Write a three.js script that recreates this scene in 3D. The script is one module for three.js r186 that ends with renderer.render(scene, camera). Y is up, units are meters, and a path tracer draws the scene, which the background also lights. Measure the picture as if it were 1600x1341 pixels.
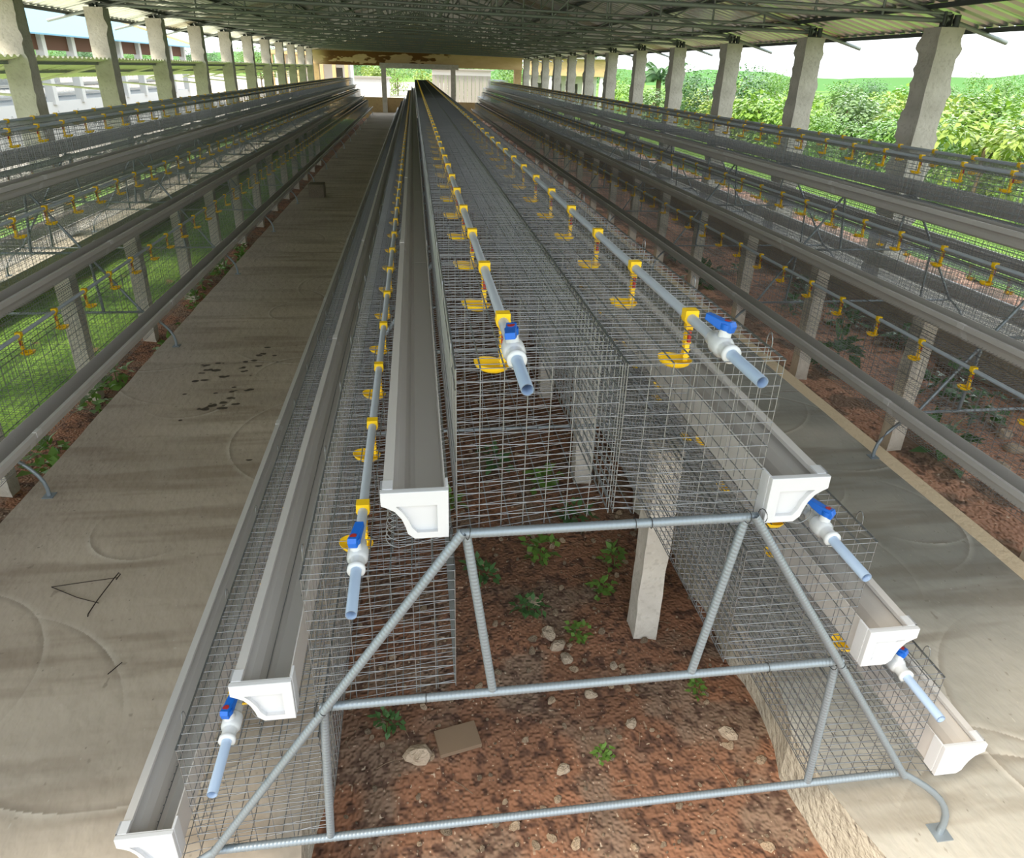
import * as THREE from 'three';
import { mergeGeometries, toCreasedNormals } from 'three/addons/utils/BufferGeometryUtils.js';
import { RoundedBoxGeometry } from 'three/addons/geometries/RoundedBoxGeometry.js';

// ---------------------------------------------------------------- camera, sky, sun, exposure
const scene = new THREE.Scene();
const renderer = new THREE.WebGLRenderer();
renderer.toneMapping = THREE.LinearToneMapping;
renderer.toneMappingExposure = 2.7;
renderer.shadowMap.enabled = true;

const F = 1063;                                   // focal length in pixels of the 1600 x 1200 photograph
const camera = new THREE.PerspectiveCamera(2 * Math.atan(741 / F) * 180 / Math.PI, 1600 / 1482, 0.05, 2000);
camera.setViewOffset(1600, 1482, 0, 141, 1600, 1341);
{ // world axes seen by the camera, from the vanishing points of the cage rows and the columns
  const R = [[0.99098204, -0.02984674, 0.13062834], [0.02774339, -0.90804852, -0.4179452], [0.13109117, 0.41780026, -0.89903173]];
  const col = (i, s) => new THREE.Vector3(R[0][i] * s, R[1][i] * s, R[2][i] * s);
  camera.quaternion.setFromRotationMatrix(new THREE.Matrix4().makeBasis(col(0, 1), col(1, -1), col(2, -1)));
  camera.position.set(-0.435, 2.35, 1.3);
}
scene.add(camera);

{ // hazy bright sky
  const w = 64, h = 64, d = new Float32Array(w * h * 4);
  for (let j = 0; j < h; j++) {
    const el = Math.max(0, (j + 0.5) / h - 0.5) * 2, t = Math.pow(el, 0.6);
    for (let i = 0; i < w; i++) {
      const k = (j * w + i) * 4;
      d[k] = 0.93 - 0.16 * t; d[k + 1] = 0.97 - 0.06 * t; d[k + 2] = 1.0 + 0.06 * t; d[k + 3] = 1;
    }
  }
  const sky = new THREE.DataTexture(d, w, h, THREE.RGBAFormat, THREE.FloatType);
  sky.mapping = THREE.EquirectangularReflectionMapping; sky.magFilter = THREE.LinearFilter; sky.needsUpdate = true;
  scene.background = sky; scene.environment = sky;
  scene.backgroundIntensity = scene.environmentIntensity = 1.0;
}
const sun = new THREE.DirectionalLight(0xfff3e0, 2.4);
sun.position.set(-58, 76, 26); sun.target.position.set(0, 0, -15);
sun.castShadow = true; sun.shadow.radius = 22; sun.shadow.mapSize.set(4096, 4096);
Object.assign(sun.shadow.camera, { left: -60, right: 60, top: 60, bottom: -60, near: 1, far: 220 });
scene.add(sun, sun.target);

// ---------------------------------------------------------------- helpers
let seed = 7;
const rnd = () => { seed = (seed * 1664525 + 1013904223) >>> 0; return seed / 4294967296; };
const rr = (a, b) => a + (b - a) * rnd();
const taken = new Map();
function numbered(n) { const k = taken.get(n) || 0; taken.set(n, k + 1); return k ? n + '_' + String(k).padStart(3, '0') : n; }
function tag(o, label, category, group, kind) {
  if (label) o.userData.label = label;
  if (category) o.userData.category = category;
  if (group) o.userData.group = group;
  if (kind) o.userData.kind = kind;
  return o;
}
function thing(name, label, category, group, p = [0, 0, 0], ry = 0) {
  const o = new THREE.Group(); o.name = numbered(name); o.position.set(...p); o.rotation.y = ry; scene.add(o);
  return tag(o, label, category, group);
}
function part(name, geo, mat, parent) {
  const m = new THREE.Mesh(geo, mat); m.name = name; m.castShadow = m.receiveShadow = true; parent.add(m); return m;
}
function single(name, geo, mat, label, category, group, p = [0, 0, 0]) {
  const m = part(numbered(name), geo, mat, scene); m.position.set(...p); return tag(m, label, category, group);
}
function struct(name, geo, mat, label, category) {
  const m = part(name, geo, mat, scene); return tag(m, label, category, null, 'structure');
}
const ORD2 = ['first', 'second', 'third', 'fourth', 'fifth', 'sixth', 'seventh', 'eighth', 'ninth', 'tenth', 'eleventh', 'twelfth', 'thirteenth', 'fourteenth', 'fifteenth', 'sixteenth', 'seventeenth', 'eighteenth', 'nineteenth', 'twentieth', 'twenty-first', 'twenty-second', 'twenty-third', 'twenty-fourth', 'twenty-fifth', 'twenty-sixth'];
const ORD = ['first', 'second', 'third', 'fourth', 'fifth', 'sixth', 'seventh', 'eighth', 'ninth', 'tenth', 'eleventh', 'twelfth', 'thirteenth', 'fourteenth', 'fifteenth', 'sixteenth', 'seventeenth', 'eighteenth'];

// geometry collector: wires, boxes and other geometries joined into one part
class GB {
  constructor() { this.p = []; this.n = []; this.u = []; this.i = []; }
  wire(pts, r, sides = 4, closed = false) {
    const n = pts.length, P = this.p, N = this.n, U = this.u, I = this.i, base = P.length / 3;
    for (let k = 0; k < n; k++) {
      const a = pts[Math.max(0, k - 1)], b = pts[Math.min(n - 1, k + 1)];
      let tx = b[0] - a[0], ty = b[1] - a[1], tz = b[2] - a[2]; const l = Math.hypot(tx, ty, tz) || 1; tx /= l; ty /= l; tz /= l;
      let ux, uy, uz;                                     // a vector across the wire
      if (Math.abs(ty) < 0.8) { ux = -tz; uy = 0; uz = tx; } else { ux = 0; uy = tz; uz = -ty; }
      const m = Math.hypot(ux, uy, uz); ux /= m; uy /= m; uz /= m;
      const vx = ty * uz - tz * uy, vy = tz * ux - tx * uz, vz = tx * uy - ty * ux;
      for (let s = 0; s < sides; s++) {
        const c = Math.cos(s / sides * 6.2832 + 0.6), d = Math.sin(s / sides * 6.2832 + 0.6);
        const x = ux * c + vx * d, y = uy * c + vy * d, z = uz * c + vz * d;
        P.push(pts[k][0] + x * r, pts[k][1] + y * r, pts[k][2] + z * r); N.push(x, y, z); U.push(s / sides, k);
      }
    }
    for (let k = 0; k < n - 1; k++) for (let s = 0; s < sides; s++) {
      const a = base + k * sides + s, b = base + k * sides + (s + 1) % sides;
      I.push(a, b, a + sides, b, b + sides, a + sides);
    }
    return this;
  }
  add(g, m) {
    if (m) { g = g.clone(); g.applyMatrix4(m); }
    const b = this.p.length / 3, A = g.attributes;
    for (const x of A.position.array) this.p.push(x);
    for (const x of A.normal.array) this.n.push(x);
    if (A.uv) for (const x of A.uv.array) this.u.push(x); else for (let k = 0; k < A.position.count * 2; k++) this.u.push(0);
    if (g.index) for (const x of g.index.array) this.i.push(x + b); else for (let k = 0; k < A.position.count; k++) this.i.push(k + b);
    return this;
  }
  box(x0, x1, y0, y1, z0, z1) {
    const g = new THREE.BoxGeometry(x1 - x0, y1 - y0, z1 - z0); g.translate((x0 + x1) / 2, (y0 + y1) / 2, (z0 + z1) / 2); return this.add(g);
  }
  rod(a, b, r, sides = 8) {                                 // capped round bar
    const A = new THREE.Vector3(...a), B = new THREE.Vector3(...b), d = B.clone().sub(A);
    const g = new THREE.CylinderGeometry(r, r, d.length(), sides);
    return this.add(g, new THREE.Matrix4().compose(A.clone().add(B).multiplyScalar(0.5), new THREE.Quaternion().setFromUnitVectors(new THREE.Vector3(0, 1, 0), d.normalize()), new THREE.Vector3(1, 1, 1)));
  }
  ribbed(a, b, r, pitch = 0.011) {                          // spiral-ribbed galvanised tube
    const A = new THREE.Vector3(...a), B = new THREE.Vector3(...b), d = B.clone().sub(A), L = d.length(), n = Math.max(2, Math.round(L / pitch)), S = 12;
    const P = [], N = [], I = [], rows = n * 3;
    for (let k = 0; k <= rows; k++) for (let s = 0; s <= S; s++) {
      const an = s / S * Math.PI * 2, up = k % 3 === 1 ? 1 : 0, rad = r + (up ? 0.0006 : 0), y = -L / 2 + Math.min(1, Math.max(0, (k + s / S * 3) / rows)) * L;
      P.push(Math.cos(an) * rad, y, Math.sin(an) * rad); N.push(Math.cos(an), up ? 0 : (k % 3 === 0 ? -0.2 : 0.2), Math.sin(an));
    }
    for (let k = 0; k < rows; k++) for (let s = 0; s < S; s++) { const q = k * (S + 1) + s; I.push(q, q + S + 1, q + 1, q + 1, q + S + 1, q + S + 2); }
    const g = new THREE.BufferGeometry(); g.setAttribute('position', new THREE.Float32BufferAttribute(P, 3)); g.setAttribute('normal', new THREE.Float32BufferAttribute(N, 3)); g.setIndex(I);
    return this.add(g, new THREE.Matrix4().compose(A.clone().add(B).multiplyScalar(0.5), new THREE.Quaternion().setFromUnitVectors(new THREE.Vector3(0, 1, 0), d.normalize()), new THREE.Vector3(1, 1, 1)));
  }
  geo() {
    const g = new THREE.BufferGeometry();
    g.setAttribute('position', new THREE.Float32BufferAttribute(this.p, 3));
    g.setAttribute('normal', new THREE.Float32BufferAttribute(this.n, 3));
    g.setAttribute('uv', new THREE.Float32BufferAttribute(this.u, 2));
    g.setIndex(this.i); return g;
  }
}
const T = (x, y, z) => new THREE.Matrix4().makeTranslation(x, y, z);
function boxUV(g, s = 1) {                                  // uv in metres by dominant normal
  const p = g.attributes.position, n = g.attributes.normal, u = new Float32Array(p.count * 2);
  for (let k = 0; k < p.count; k++) {
    const ax = Math.abs(n.getX(k)), ay = Math.abs(n.getY(k)), az = Math.abs(n.getZ(k));
    const x = p.getX(k), y = p.getY(k), z = p.getZ(k);
    const [a, b] = ay >= ax && ay >= az ? [x, -z] : ax >= az ? [z, y] : [x, y];
    u[k * 2] = a * s; u[k * 2 + 1] = b * s;
  }
  g.setAttribute('uv', new THREE.BufferAttribute(u, 2)); return g;
}

// ---------------------------------------------------------------- procedural textures
const HT = new Float32Array(65536); for (let k = 0; k < 65536; k++) HT[k] = rnd();
const hash = (x, y) => HT[((x & 255) << 8) | (y & 255)];
function vn(x, y, px = 256, py = 256) {                      // tiling value noise
  const xi = Math.floor(x), yi = Math.floor(y), fx = x - xi, fy = y - yi, sx = fx * fx * (3 - 2 * fx), sy = fy * fy * (3 - 2 * fy);
  const m = (a, p) => ((a % p) + p) % p, x0 = m(xi, px), x1 = m(xi + 1, px), y0 = m(yi, py), y1 = m(yi + 1, py);
  const a = hash(x0, y0), b = hash(x1, y0), c = hash(x0, y1), d = hash(x1, y1);
  return a + (b - a) * sx + (c - a) * sy + (a - b - c + d) * sx * sy;
}
function fbm(x, y, o, px, py) { let s = 0, a = 0.5, t = 0; for (let k = 0; k < o; k++) { s += a * vn(x + k * 17, y + k * 31, px, py); t += a; x *= 2; y *= 2; px *= 2; py *= 2; a *= 0.55; } return s / t; }
function tex(w, h, f, srgb = true) {
  const d = new Uint8Array(w * h * 4);
  for (let j = 0; j < h; j++) for (let i = 0; i < w; i++) {
    const c = f(i / w, j / h), k = (j * w + i) * 4;
    if (typeof c === 'number') d[k] = d[k + 1] = d[k + 2] = Math.max(0, Math.min(255, c * 255));
    else for (let q = 0; q < 3; q++) d[k + q] = Math.max(0, Math.min(255, c[q]));
    d[k + 3] = 255;
  }
  const t = new THREE.DataTexture(d, w, h); t.wrapS = t.wrapT = THREE.RepeatWrapping; t.magFilter = THREE.LinearFilter; t.minFilter = THREE.LinearMipmapLinearFilter;
  if (srgb) t.colorSpace = THREE.SRGBColorSpace; t.needsUpdate = true; return t;
}
const mix = (a, b, t) => [a[0] + (b[0] - a[0]) * t, a[1] + (b[1] - a[1]) * t, a[2] + (b[2] - a[2]) * t];
const sst = (a, b, x) => { const t = Math.max(0, Math.min(1, (x - a) / (b - a))); return t * t * (3 - 2 * t); };
function rep(t, x, y) { t.repeat.set(x, y); return t; }
const mat = (color, o = {}) => new THREE.MeshStandardMaterial({ color, roughness: 0.8, ...o });

const texConcrete = tex(512, 512, (u, v) => { const a = fbm(u * 6, v * 6, 5, 6, 6), b = fbm(u * 40, v * 40, 2, 40, 40), s = vn(u * 90, v * 90, 90, 90); let c = mix([200, 195, 187], [234, 230, 223], a); c = mix(c, [176, 170, 160], sst(0.62, 0.8, b) * 0.3); return s > 0.99 ? mix(c, [140, 134, 126], 0.5) : c; });
const bumpConcrete = tex(256, 256, (u, v) => fbm(u * 14, v * 14, 4, 14, 14), false);
const texSoil = tex(1024, 1024, (u, v) => {
  const a = fbm(u * 5, v * 5, 5, 5, 5), b = fbm(u * 60, v * 60, 2, 60, 60), s = vn(u * 170, v * 170, 170, 170), q = vn(u * 80 + 3, v * 80, 80, 80);
  let c = mix([112, 80, 61], [158, 110, 82], a * 1.1); c = mix(c, [130, 112, 96], sst(0.46, 0.7, fbm(u * 9 + 5, v * 9, 3, 9, 9)) * 0.7);
  c = mix(c, [70, 48, 38], sst(0.5, 0.8, b) * 0.7);
  if (s > 0.93) c = mix(c, [206, 188, 164], 0.8); if (q > 0.965) c = mix(c, [170, 148, 124], 0.7); return c;
});
const texDry = tex(1024, 1024, (u, v) => {
  const a = fbm(u * 6 + 1, v * 6, 5, 6, 6), b = fbm(u * 50, v * 50, 3, 50, 50), s = vn(u * 150, v * 150, 150, 150);
  let c = mix([168, 126, 104], [206, 166, 142], a); c = mix(c, [120, 104, 90], sst(0.5, 0.62, fbm(u * 8 + 9, v * 8 + 3, 4, 8, 8)) * 0.8);
  c = mix(c, [70, 56, 46], sst(0.55, 0.8, b) * 0.6); if (s > 0.95) c = mix(c, [222, 208, 190], 0.8); return c;
});
const bumpSoil = tex(512, 512, (u, v) => 0.6 * fbm(u * 12, v * 12, 5, 12, 12) + 0.4 * vn(u * 100, v * 100, 100, 100), false);
const texGrass = tex(512, 512, (u, v) => { const a = fbm(u * 7, v * 7, 4, 7, 7), b = vn(u * 120, v * 60, 120, 60); let c = mix([74, 112, 34], [150, 186, 74], a); c = mix(c, [52, 84, 26], sst(0.5, 0.9, b) * 0.6); return mix(c, [150, 128, 92], sst(0.68, 0.85, fbm(u * 11 + 3, v * 11, 3, 11, 11))); });
const texPlaster = tex(1024, 128, (u, v) => { const a = fbm(u * 24, v * 4, 4, 24, 4); let c = mix([214, 182, 132], [232, 204, 158], a); const e = fbm(u * 14 + 2, v * 2 + 9, 4, 14, 2); const z = sst(0.02, 0.1, u) * (1 - sst(0.62, 0.66, u)); const st = sst(0.44, 0.5, e + 0.18 * (v - 0.5)) * z; return mix(c, mix([128, 84, 38], [96, 62, 28], a), st * 0.9); });
const texSheet = tex(256, 512, (u, v) => { const a = fbm(u * 5, v * 3, 4, 5, 3), b = fbm(u * 30, v * 6, 3, 30, 6); return mix(mix([196, 198, 196], [230, 232, 230], a), [168, 150, 126], sst(0.6, 0.85, b) * 0.35); });

// concrete walkway: trowel arcs, dust, specks; each slab has a map of its own, in metres
function walkwayTex(W, L, spots, tone, ph) {
  const w = 512, h = 2048;
  const arcs = []; for (let k = 0; k < 46; k++) arcs.push([hash(k, 3 + ph) * W, hash(k, 7 + ph) * L, 0.25 + hash(k, 11) * 0.7, hash(k, 13) * 6.28, 0.5 + hash(k, 17) * 1.4]);
  return tex(w, h, (u, v) => {
    const x = u * W, z = v * L;
    const a = fbm(x * 0.9 + ph, z * 2.2, 5, 200, 200), b = fbm(x * 1.2 + 40, z * 9 + ph, 4, 200, 200), g = vn(x * 70, z * 70), q = vn(x * 26 + 9, z * 26);
    let c = mix(tone[0], tone[1], a * 1.25 - 0.12); c = mix(c, tone[2], sst(0.45, 0.75, b) * 0.45);
    c = mix(c, tone[3], sst(0.52, 0.78, fbm(x * 0.7 + 11, z * 0.6 + ph * 3, 4, 200, 200)) * 0.5);
    for (const [ax, az, ar, ad, as] of arcs) {
      const dx = x - ax, dz = z - az; if (Math.abs(dx) > ar + 0.05 || Math.abs(dz) > ar + 0.05) continue;
      const d = Math.hypot(dx, dz) - ar; if (Math.abs(d) > 0.03) continue;
      let an = Math.atan2(dz, dx) - ad; an = Math.abs(Math.atan2(Math.sin(an), Math.cos(an))); if (an > as) continue;
      const t = (1 - an / as) * (0.4 + 0.6 * vn(x * 14, z * 14));
      c = mix(c, d > 0 ? [226, 218, 204] : [120, 108, 94], t * 0.7 * (1 - Math.abs(d) / 0.03));
    }
    if (g > 0.985) c = mix(c, [84, 76, 66], 0.7); else if (g < 0.012) c = mix(c, [200, 192, 178], 0.8);
    if (q > 0.965) c = mix(c, [112, 102, 88], 0.35);
    for (const [sx, sz, sr, sq] of spots) { const d = Math.hypot(x - sx, (z - sz) * sq) / sr + (vn(x * 40, z * 40) - 0.5) * 0.9; if (d < 1) c = mix(c, [58, 48, 38], sst(1, 0.7, d) * 0.85); }
    return c;
  });
}

// ---------------------------------------------------------------- materials
const M = {
  wire: mat(0x929598, { metalness: 0.8, roughness: 0.36 }),
  tube: mat(0x8e979d, { metalness: 0.45, roughness: 0.45 }),
  tie: mat(0x4a4a48, { metalness: 0.5, roughness: 0.6 }),
  pvc: mat(0xc6c1bc, { roughness: 0.42 }),
  cap: mat(0xcfcfd0, { roughness: 0.35 }),
  joint: mat(0xd2cecb, { roughness: 0.4 }),
  pipe: mat(0xbac2cc, { roughness: 0.32 }),
  pipeBlue: mat(0xacc0da, { roughness: 0.3 }),
  valve: mat(0xd2d4d4, { roughness: 0.3 }),
  blue: mat(0x1263c4, { roughness: 0.35 }),
  red: mat(0xa82a26, { roughness: 0.5 }),
  yellow: mat(0xffd01a, { roughness: 0.4 }),
  steel: mat(0x8e9492, { metalness: 0.4, roughness: 0.55 }),
  darkSteel: mat(0x555a5a, { metalness: 0.4, roughness: 0.6 }),
  column: mat(0xe6e4e0, { map: rep(texConcrete.clone(), 0.8, 0.8), bumpMap: rep(bumpConcrete.clone(), 2, 2), bumpScale: 0.006, roughness: 0.95 }),
  post: mat(0xf0ece4, { map: rep(texConcrete.clone(), 1.1, 1.1), bumpMap: rep(bumpConcrete.clone(), 2.5, 2.5), bumpScale: 0.006, roughness: 0.95 }),
  slabEdge: mat(0xd0cabc, { map: rep(texConcrete.clone(), 0.7, 0.7), bumpMap: rep(bumpConcrete.clone(), 3, 3), bumpScale: 0.015, roughness: 1 }),
  block: mat(0x9a9182, { map: rep(texConcrete.clone(), 1.5, 1.5), bumpMap: rep(bumpConcrete.clone(), 6, 6), bumpScale: 0.01, roughness: 1 }),
  ledge: mat(0xf0d8b4, { bumpMap: rep(bumpConcrete.clone(), 3, 3), bumpScale: 0.006, roughness: 1 }),
  soil: mat(0xffffff, { map: rep(texSoil, 0.5, 0.5), bumpMap: rep(bumpSoil, 0.9, 0.9), bumpScale: 0.02, roughness: 1 }),
  dryGround: mat(0xfff6ee, { map: rep(texDry, 0.33, 0.33), bumpMap: rep(bumpSoil.clone(), 0.6, 0.6), bumpScale: 0.03, roughness: 1 }),
  grass: mat(0xffffff, { map: rep(texGrass, 0.4, 0.4), roughness: 1 }),
  apron: mat(0xd9d2c6, { map: rep(texConcrete.clone(), 0.25, 0.25), roughness: 1 }),
  plaster: mat(0xffffff, { map: texPlaster, roughness: 0.95 }),
  beige: mat(0xe2c594, { map: rep(texConcrete.clone(), 0.3, 0.3), roughness: 0.95 }),
  sheet: [0xffffff, 0xf2f4f0, 0xd2c6b2].map((c) => mat(c, { map: texSheet, metalness: 0.75, roughness: 0.3 })),
  greenSheet: mat(0xb8d8cc, { metalness: 0.2, roughness: 0.5 }),
  blueRoof: mat(0x6d9fb8, { roughness: 0.5 }),
  brown: mat(0x5e3c28), white: mat(0xcfccc8), zinc: mat(0x9c968c, { metalness: 0.3, roughness: 0.55 }),
  leanTo: mat(0xe4e2c8, { roughness: 0.6 }),
  leaf: [[0x8cb03c, 0.6], [0x739c3c, 0.6], [0x4f7a3c, 0.65], [0xa0b44e, 0.6], [0x7d9a5c, 0.65]].map(([c, r]) => new THREE.MeshPhysicalMaterial({ color: c, roughness: r, transmission: 0.4, thickness: 0, side: THREE.DoubleSide })),
  hill: mat(0x4f7a3c, { roughness: 1 }), bark: mat(0x6b5a48),
  stone: mat(0xb5a28c, { bumpMap: bumpConcrete, bumpScale: 0.01, roughness: 1 }), rust: mat(0x3c322c, { metalness: 0.5, roughness: 0.7 }), wood: mat(0x86705a),
};

// ================================================================ GROUND AND WALKWAYS
const ZN = 3.2, ZF = -41;
{ // one ground sheet: red soil in the centre pit, lower ground left and right
  const quad = (x0, x1, y0, y1, z0, z1, nx = 1, nz = 1, bumps = 0) => {
    const g = new THREE.PlaneGeometry(1, 1, nx, nz), p = g.attributes.position, u = g.attributes.uv;
    for (let k = 0; k < p.count; k++) {
      const a = p.getX(k) + 0.5, b = p.getY(k) + 0.5, x = x0 + (x1 - x0) * a, z = z0 + (z1 - z0) * b;
      p.setXYZ(k, x, y0 + (y1 - y0) * a + (bumps ? (fbm(x * 2 + 50, z * 2 + 90, 4, 200, 200) - 0.5) * bumps : 0), z); u.setXY(k, x, -z);
    }
    g.computeVertexNormals(); return g;
  };
  const soil = struct('ground_soil', quad(-1.3, 1.5, -0.28, -0.28, ZN, ZF, 40, 400, 0.09), M.soil, 'red brown soil in the pit below the centre row of cages', 'soil');
  struct('ground_pit_soil', quad(-3.5, -2.4, -0.3, -0.42, ZN, ZF, 10, 120, 0.08), M.soil, 'red soil along the left walkway under the left cage row', 'soil');
  struct('ground_grass', quad(-10.5, -3.5, -0.5, -0.42, 8, -46, 30, 160, 0.12), M.grass, 'bright green grass outside the left side', 'grass');
  struct('ground_apron', quad(-60, -10.4, 1.2, -0.46, 20, -140, 4, 8), M.apron, 'pale bare ground between the two poultry houses', 'ground');
  struct('ground_dry', quad(2.5, 8.4, -0.3, -0.46, ZN, ZF - 3, 40, 200, 0.12), M.dryGround, 'dry pinkish soil with litter under the right cage row', 'soil');
  struct('ground_field', quad(8.3, 120, -0.45, -1.5, 12, -160, 20, 20), M.grass, 'green field outside the right side', 'field');
  struct('ground_yard', quad(-11, 7, -0.45, -0.45, ZF + 0.5, -160, 4, 8), M.apron, 'pale yard behind the far end wall', 'ground');
  struct('ground_front', quad(-40, 40, -0.6, -0.6, 30, 2.9, 4, 4), M.apron, 'ground in front of the poultry house', 'ground');
}
function slab(name, x0, x1, z0, z1, topMat, label, rough0 = 0.012, rough1 = 0.012) {
  // plan outline with uneven cast edges
  const s = new THREE.Shape(), n = Math.round((z0 - z1) / 0.12), L = [], Rr = [];
  for (let k = 0; k <= n; k++) { const z = z0 + (z1 - z0) * k / n; L.push([x0 + (fbm(z * 3 + 5, x0 * 7 + 40, 3, 200, 200) - 0.5) * 2 * rough0, -z]); Rr.push([x1 + (fbm(z * 3 + 9, x1 * 7 + 60, 3, 200, 200) - 0.5) * 2 * rough1, -z]); }
  s.moveTo(...L[0]); for (const q of L.slice(1)) s.lineTo(...q); for (const q of Rr.reverse()) s.lineTo(...q); s.closePath();
  const g = new THREE.ExtrudeGeometry(s, { depth: 0.3, bevelEnabled: false }); g.rotateX(-Math.PI / 2); g.translate(0, -0.3, 0);
  const p = g.attributes.position, nn = g.attributes.normal, u = new Float32Array(p.count * 2);
  for (let k = 0; k < p.count; k++) { const up = Math.abs(nn.getY(k)) > 0.5; u[k * 2] = up ? (p.getX(k) - x0) / (x1 - x0) : p.getZ(k); u[k * 2 + 1] = up ? (z0 - p.getZ(k)) / (z0 - z1) : p.getY(k); }
  g.setAttribute('uv', new THREE.BufferAttribute(u, 2));
  const m = new THREE.Mesh(g, [topMat, M.slabEdge]); m.name = name; m.castShadow = m.receiveShadow = true; scene.add(m);
  return tag(m, label, 'walkway', null, 'structure');
}
const brownTone = [[164, 149, 132], [202, 187, 168], [134, 117, 99], [188, 176, 161]], greyTone = [[136, 134, 125], [192, 184, 170], [122, 112, 97], [178, 178, 172]];
const spots = []; for (let k = 0; k < 34; k++) spots.push([0.35 + hash(k, 91) * 0.75, 7.2 + (hash(k, 97) - 0.5) * 1.1, 0.012 + hash(k, 101) * 0.035, 1.6]);
spots.push([1.2, 5.9, 0.02, 1.5], [0.95, 7.9, 0.03, 1.5], [0.6, 6.5, 0.02, 1.5]);
const wt = (t) => mat(0xffffff, { map: t, bumpMap: rep(bumpConcrete.clone(), 3, 12), bumpScale: 0.006, roughness: 0.82 });
const LW0 = -2.77, LW1 = -0.85, RW0 = 1.0, RW1 = 2.66;
slab('floor', LW0, LW1, ZN, -10, wt(walkwayTex(LW1 - LW0, ZN + 10, spots, brownTone, 1)), 'near part of the left concrete walkway with dark droppings', 0.012, 0.05);
slab('floor_001', LW0, LW1, -10, ZF, wt(walkwayTex(LW1 - LW0, 31, [], brownTone, 5)), 'far part of the left concrete walkway', 0.012, 0.05);
slab('floor_002', RW0, RW1, ZN, -10, wt(walkwayTex(RW1 - RW0, ZN + 10, [], greyTone, 9)), 'near part of the right grey concrete walkway', 0.09, 0.008);
slab('floor_003', RW0, RW1, -10, ZF, wt(walkwayTex(RW1 - RW0, 31, [], greyTone, 13)), 'far part of the right grey concrete walkway', 0.05, 0.008);
{
  struct('trim_1', boxUV(new GB().box(RW1 + 0.012, RW1 + 0.14, -0.42, -0.015, ZF, ZN).geo()), M.ledge, 'cream plastered ledge along the right walkway edge', 'ledge');
  struct('trim_2', boxUV(new GB().box(5.15, 6.0, -0.55, -0.02, ZF, ZN).geo()), M.slabEdge, 'concrete footing strip under the right columns', 'footing');
  struct('trim_3', boxUV(new GB().box(-6.0, -5.25, -0.7, -0.05, ZF, ZN).geo()), M.slabEdge, 'concrete footing strip under the left columns', 'footing');
}

// ================================================================ COLUMNS, TRUSSES, ROOF
const CZ = []; for (let k = 0; k < 14; k++) CZ.push(-6.7 + 2.87 * 2 - 2.87 * k);
const CXR = 5.57, CXL = -5.65, RIDGE = 4.62, RX = -0.2, SL = 0.26;
const roofY = (x) => RIDGE - SL * Math.abs(x - RX);
function columnGeo(h, w, ph, ragged = 0.12) {                               // rough cast square column, ragged mortar along two corners
  const n = 64, P = [], I = [], ring = 12;
  for (let k = 0; k <= n; k++) {
    const y = -0.5 + (h + 0.5) * k / n, lift = sst(0.46, 0.47, k / n) * 0.006;
    for (let s = 0; s < ring; s++) {
      const e = Math.floor(s / 3), f = (s % 3) / 3, c = [[-1, 1], [1, 1], [1, -1], [-1, -1]], a = c[e], b = c[(e + 1) % 4];
      let x = (a[0] + (b[0] - a[0]) * f) * w / 2, z = (a[1] + (b[1] - a[1]) * f) * w / 2;
      const rag = s % 3 === 0 && (e === 1 || e === 3) ? Math.max(0, fbm(y * 7 + ph * 3 + e * 9, ph * 7, 5, 200, 200) - 0.4) * ragged : 0;
      x += (e === 1 ? 1 : -1) * rag * (e % 2 ? 1 : 0) + (fbm(y * 6 + s, ph, 2, 200, 200) - 0.5) * 0.008; z += (fbm(y * 6, ph + s, 2, 200, 200) - 0.5) * 0.008 - rag * 0.3;
      P.push(x * (1 - lift), y, z * (1 - lift));
    }
  }
  for (let k = 0; k < n; k++) for (let s = 0; s < ring; s++) { const q = k * ring + s, t = k * ring + (s + 1) % ring; I.push(q, t, q + ring, t, t + ring, q + ring); }
  const c = P.length / 3; P.push(0, h, 0); for (let s = 0; s < ring; s++) I.push(n * ring + s, n * ring + (s + 1) % ring, c);
  let g = new THREE.BufferGeometry(); g.setAttribute('position', new THREE.Float32BufferAttribute(P, 3)); g.setIndex(I);
  g.computeVertexNormals(); g = toCreasedNormals(g, 0.6); return boxUV(g);
}
const bracketGeo = new GB().box(-0.05, 0.05, 0, 0.012, -0.12, 0.12).box(-0.04, -0.028, 0, 0.14, -0.05, 0.05).box(0.028, 0.04, 0, 0.14, -0.05, 0.05).rod([-0.08, 0.02, 0.07], [-0.08, 0.16, 0.07], 0.016).rod([0.09, -0.02, 0.05], [0.09, 0.13, 0.05], 0.035).geo();
{
  const nearCol = columnGeo(2.93, 0.28, 1, 0.2);
  const var_ = [0, 1, 2].map((k) => [columnGeo(2.93, 0.28, k + 1), columnGeo(3.12, 0.29, k + 11)]);
  for (const side of [0, 1]) {
    let n = 0;
    CZ.forEach((z, k) => {
      if (z > -4 && side === 1) { /* outside the frame, but it still holds the roof */ }
      const sd = side ? 'left' : 'right', vis = k - 2;
      const t = thing('concrete_column', vis < 0 ? `rough concrete column at the open near end on the ${sd}, ${ORD[k]} of all` : `${ORD[vis]} rough concrete column in view along the ${sd} side of the house`, 'column', 'concrete columns along the sides of the house', [side ? CXL : CXR, 0, z]);
      const s = part('shaft', !side && k === 2 ? nearCol : var_[k % 3][1 - (side ? 0 : 1)], M.column, t); if (side) s.rotation.y = Math.PI;
      const b = part('bracket', bracketGeo, M.darkSteel, t); b.position.y = side ? 3.12 : 2.93; if (side) b.rotation.y = Math.PI; n++;
    });
  }
}
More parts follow.
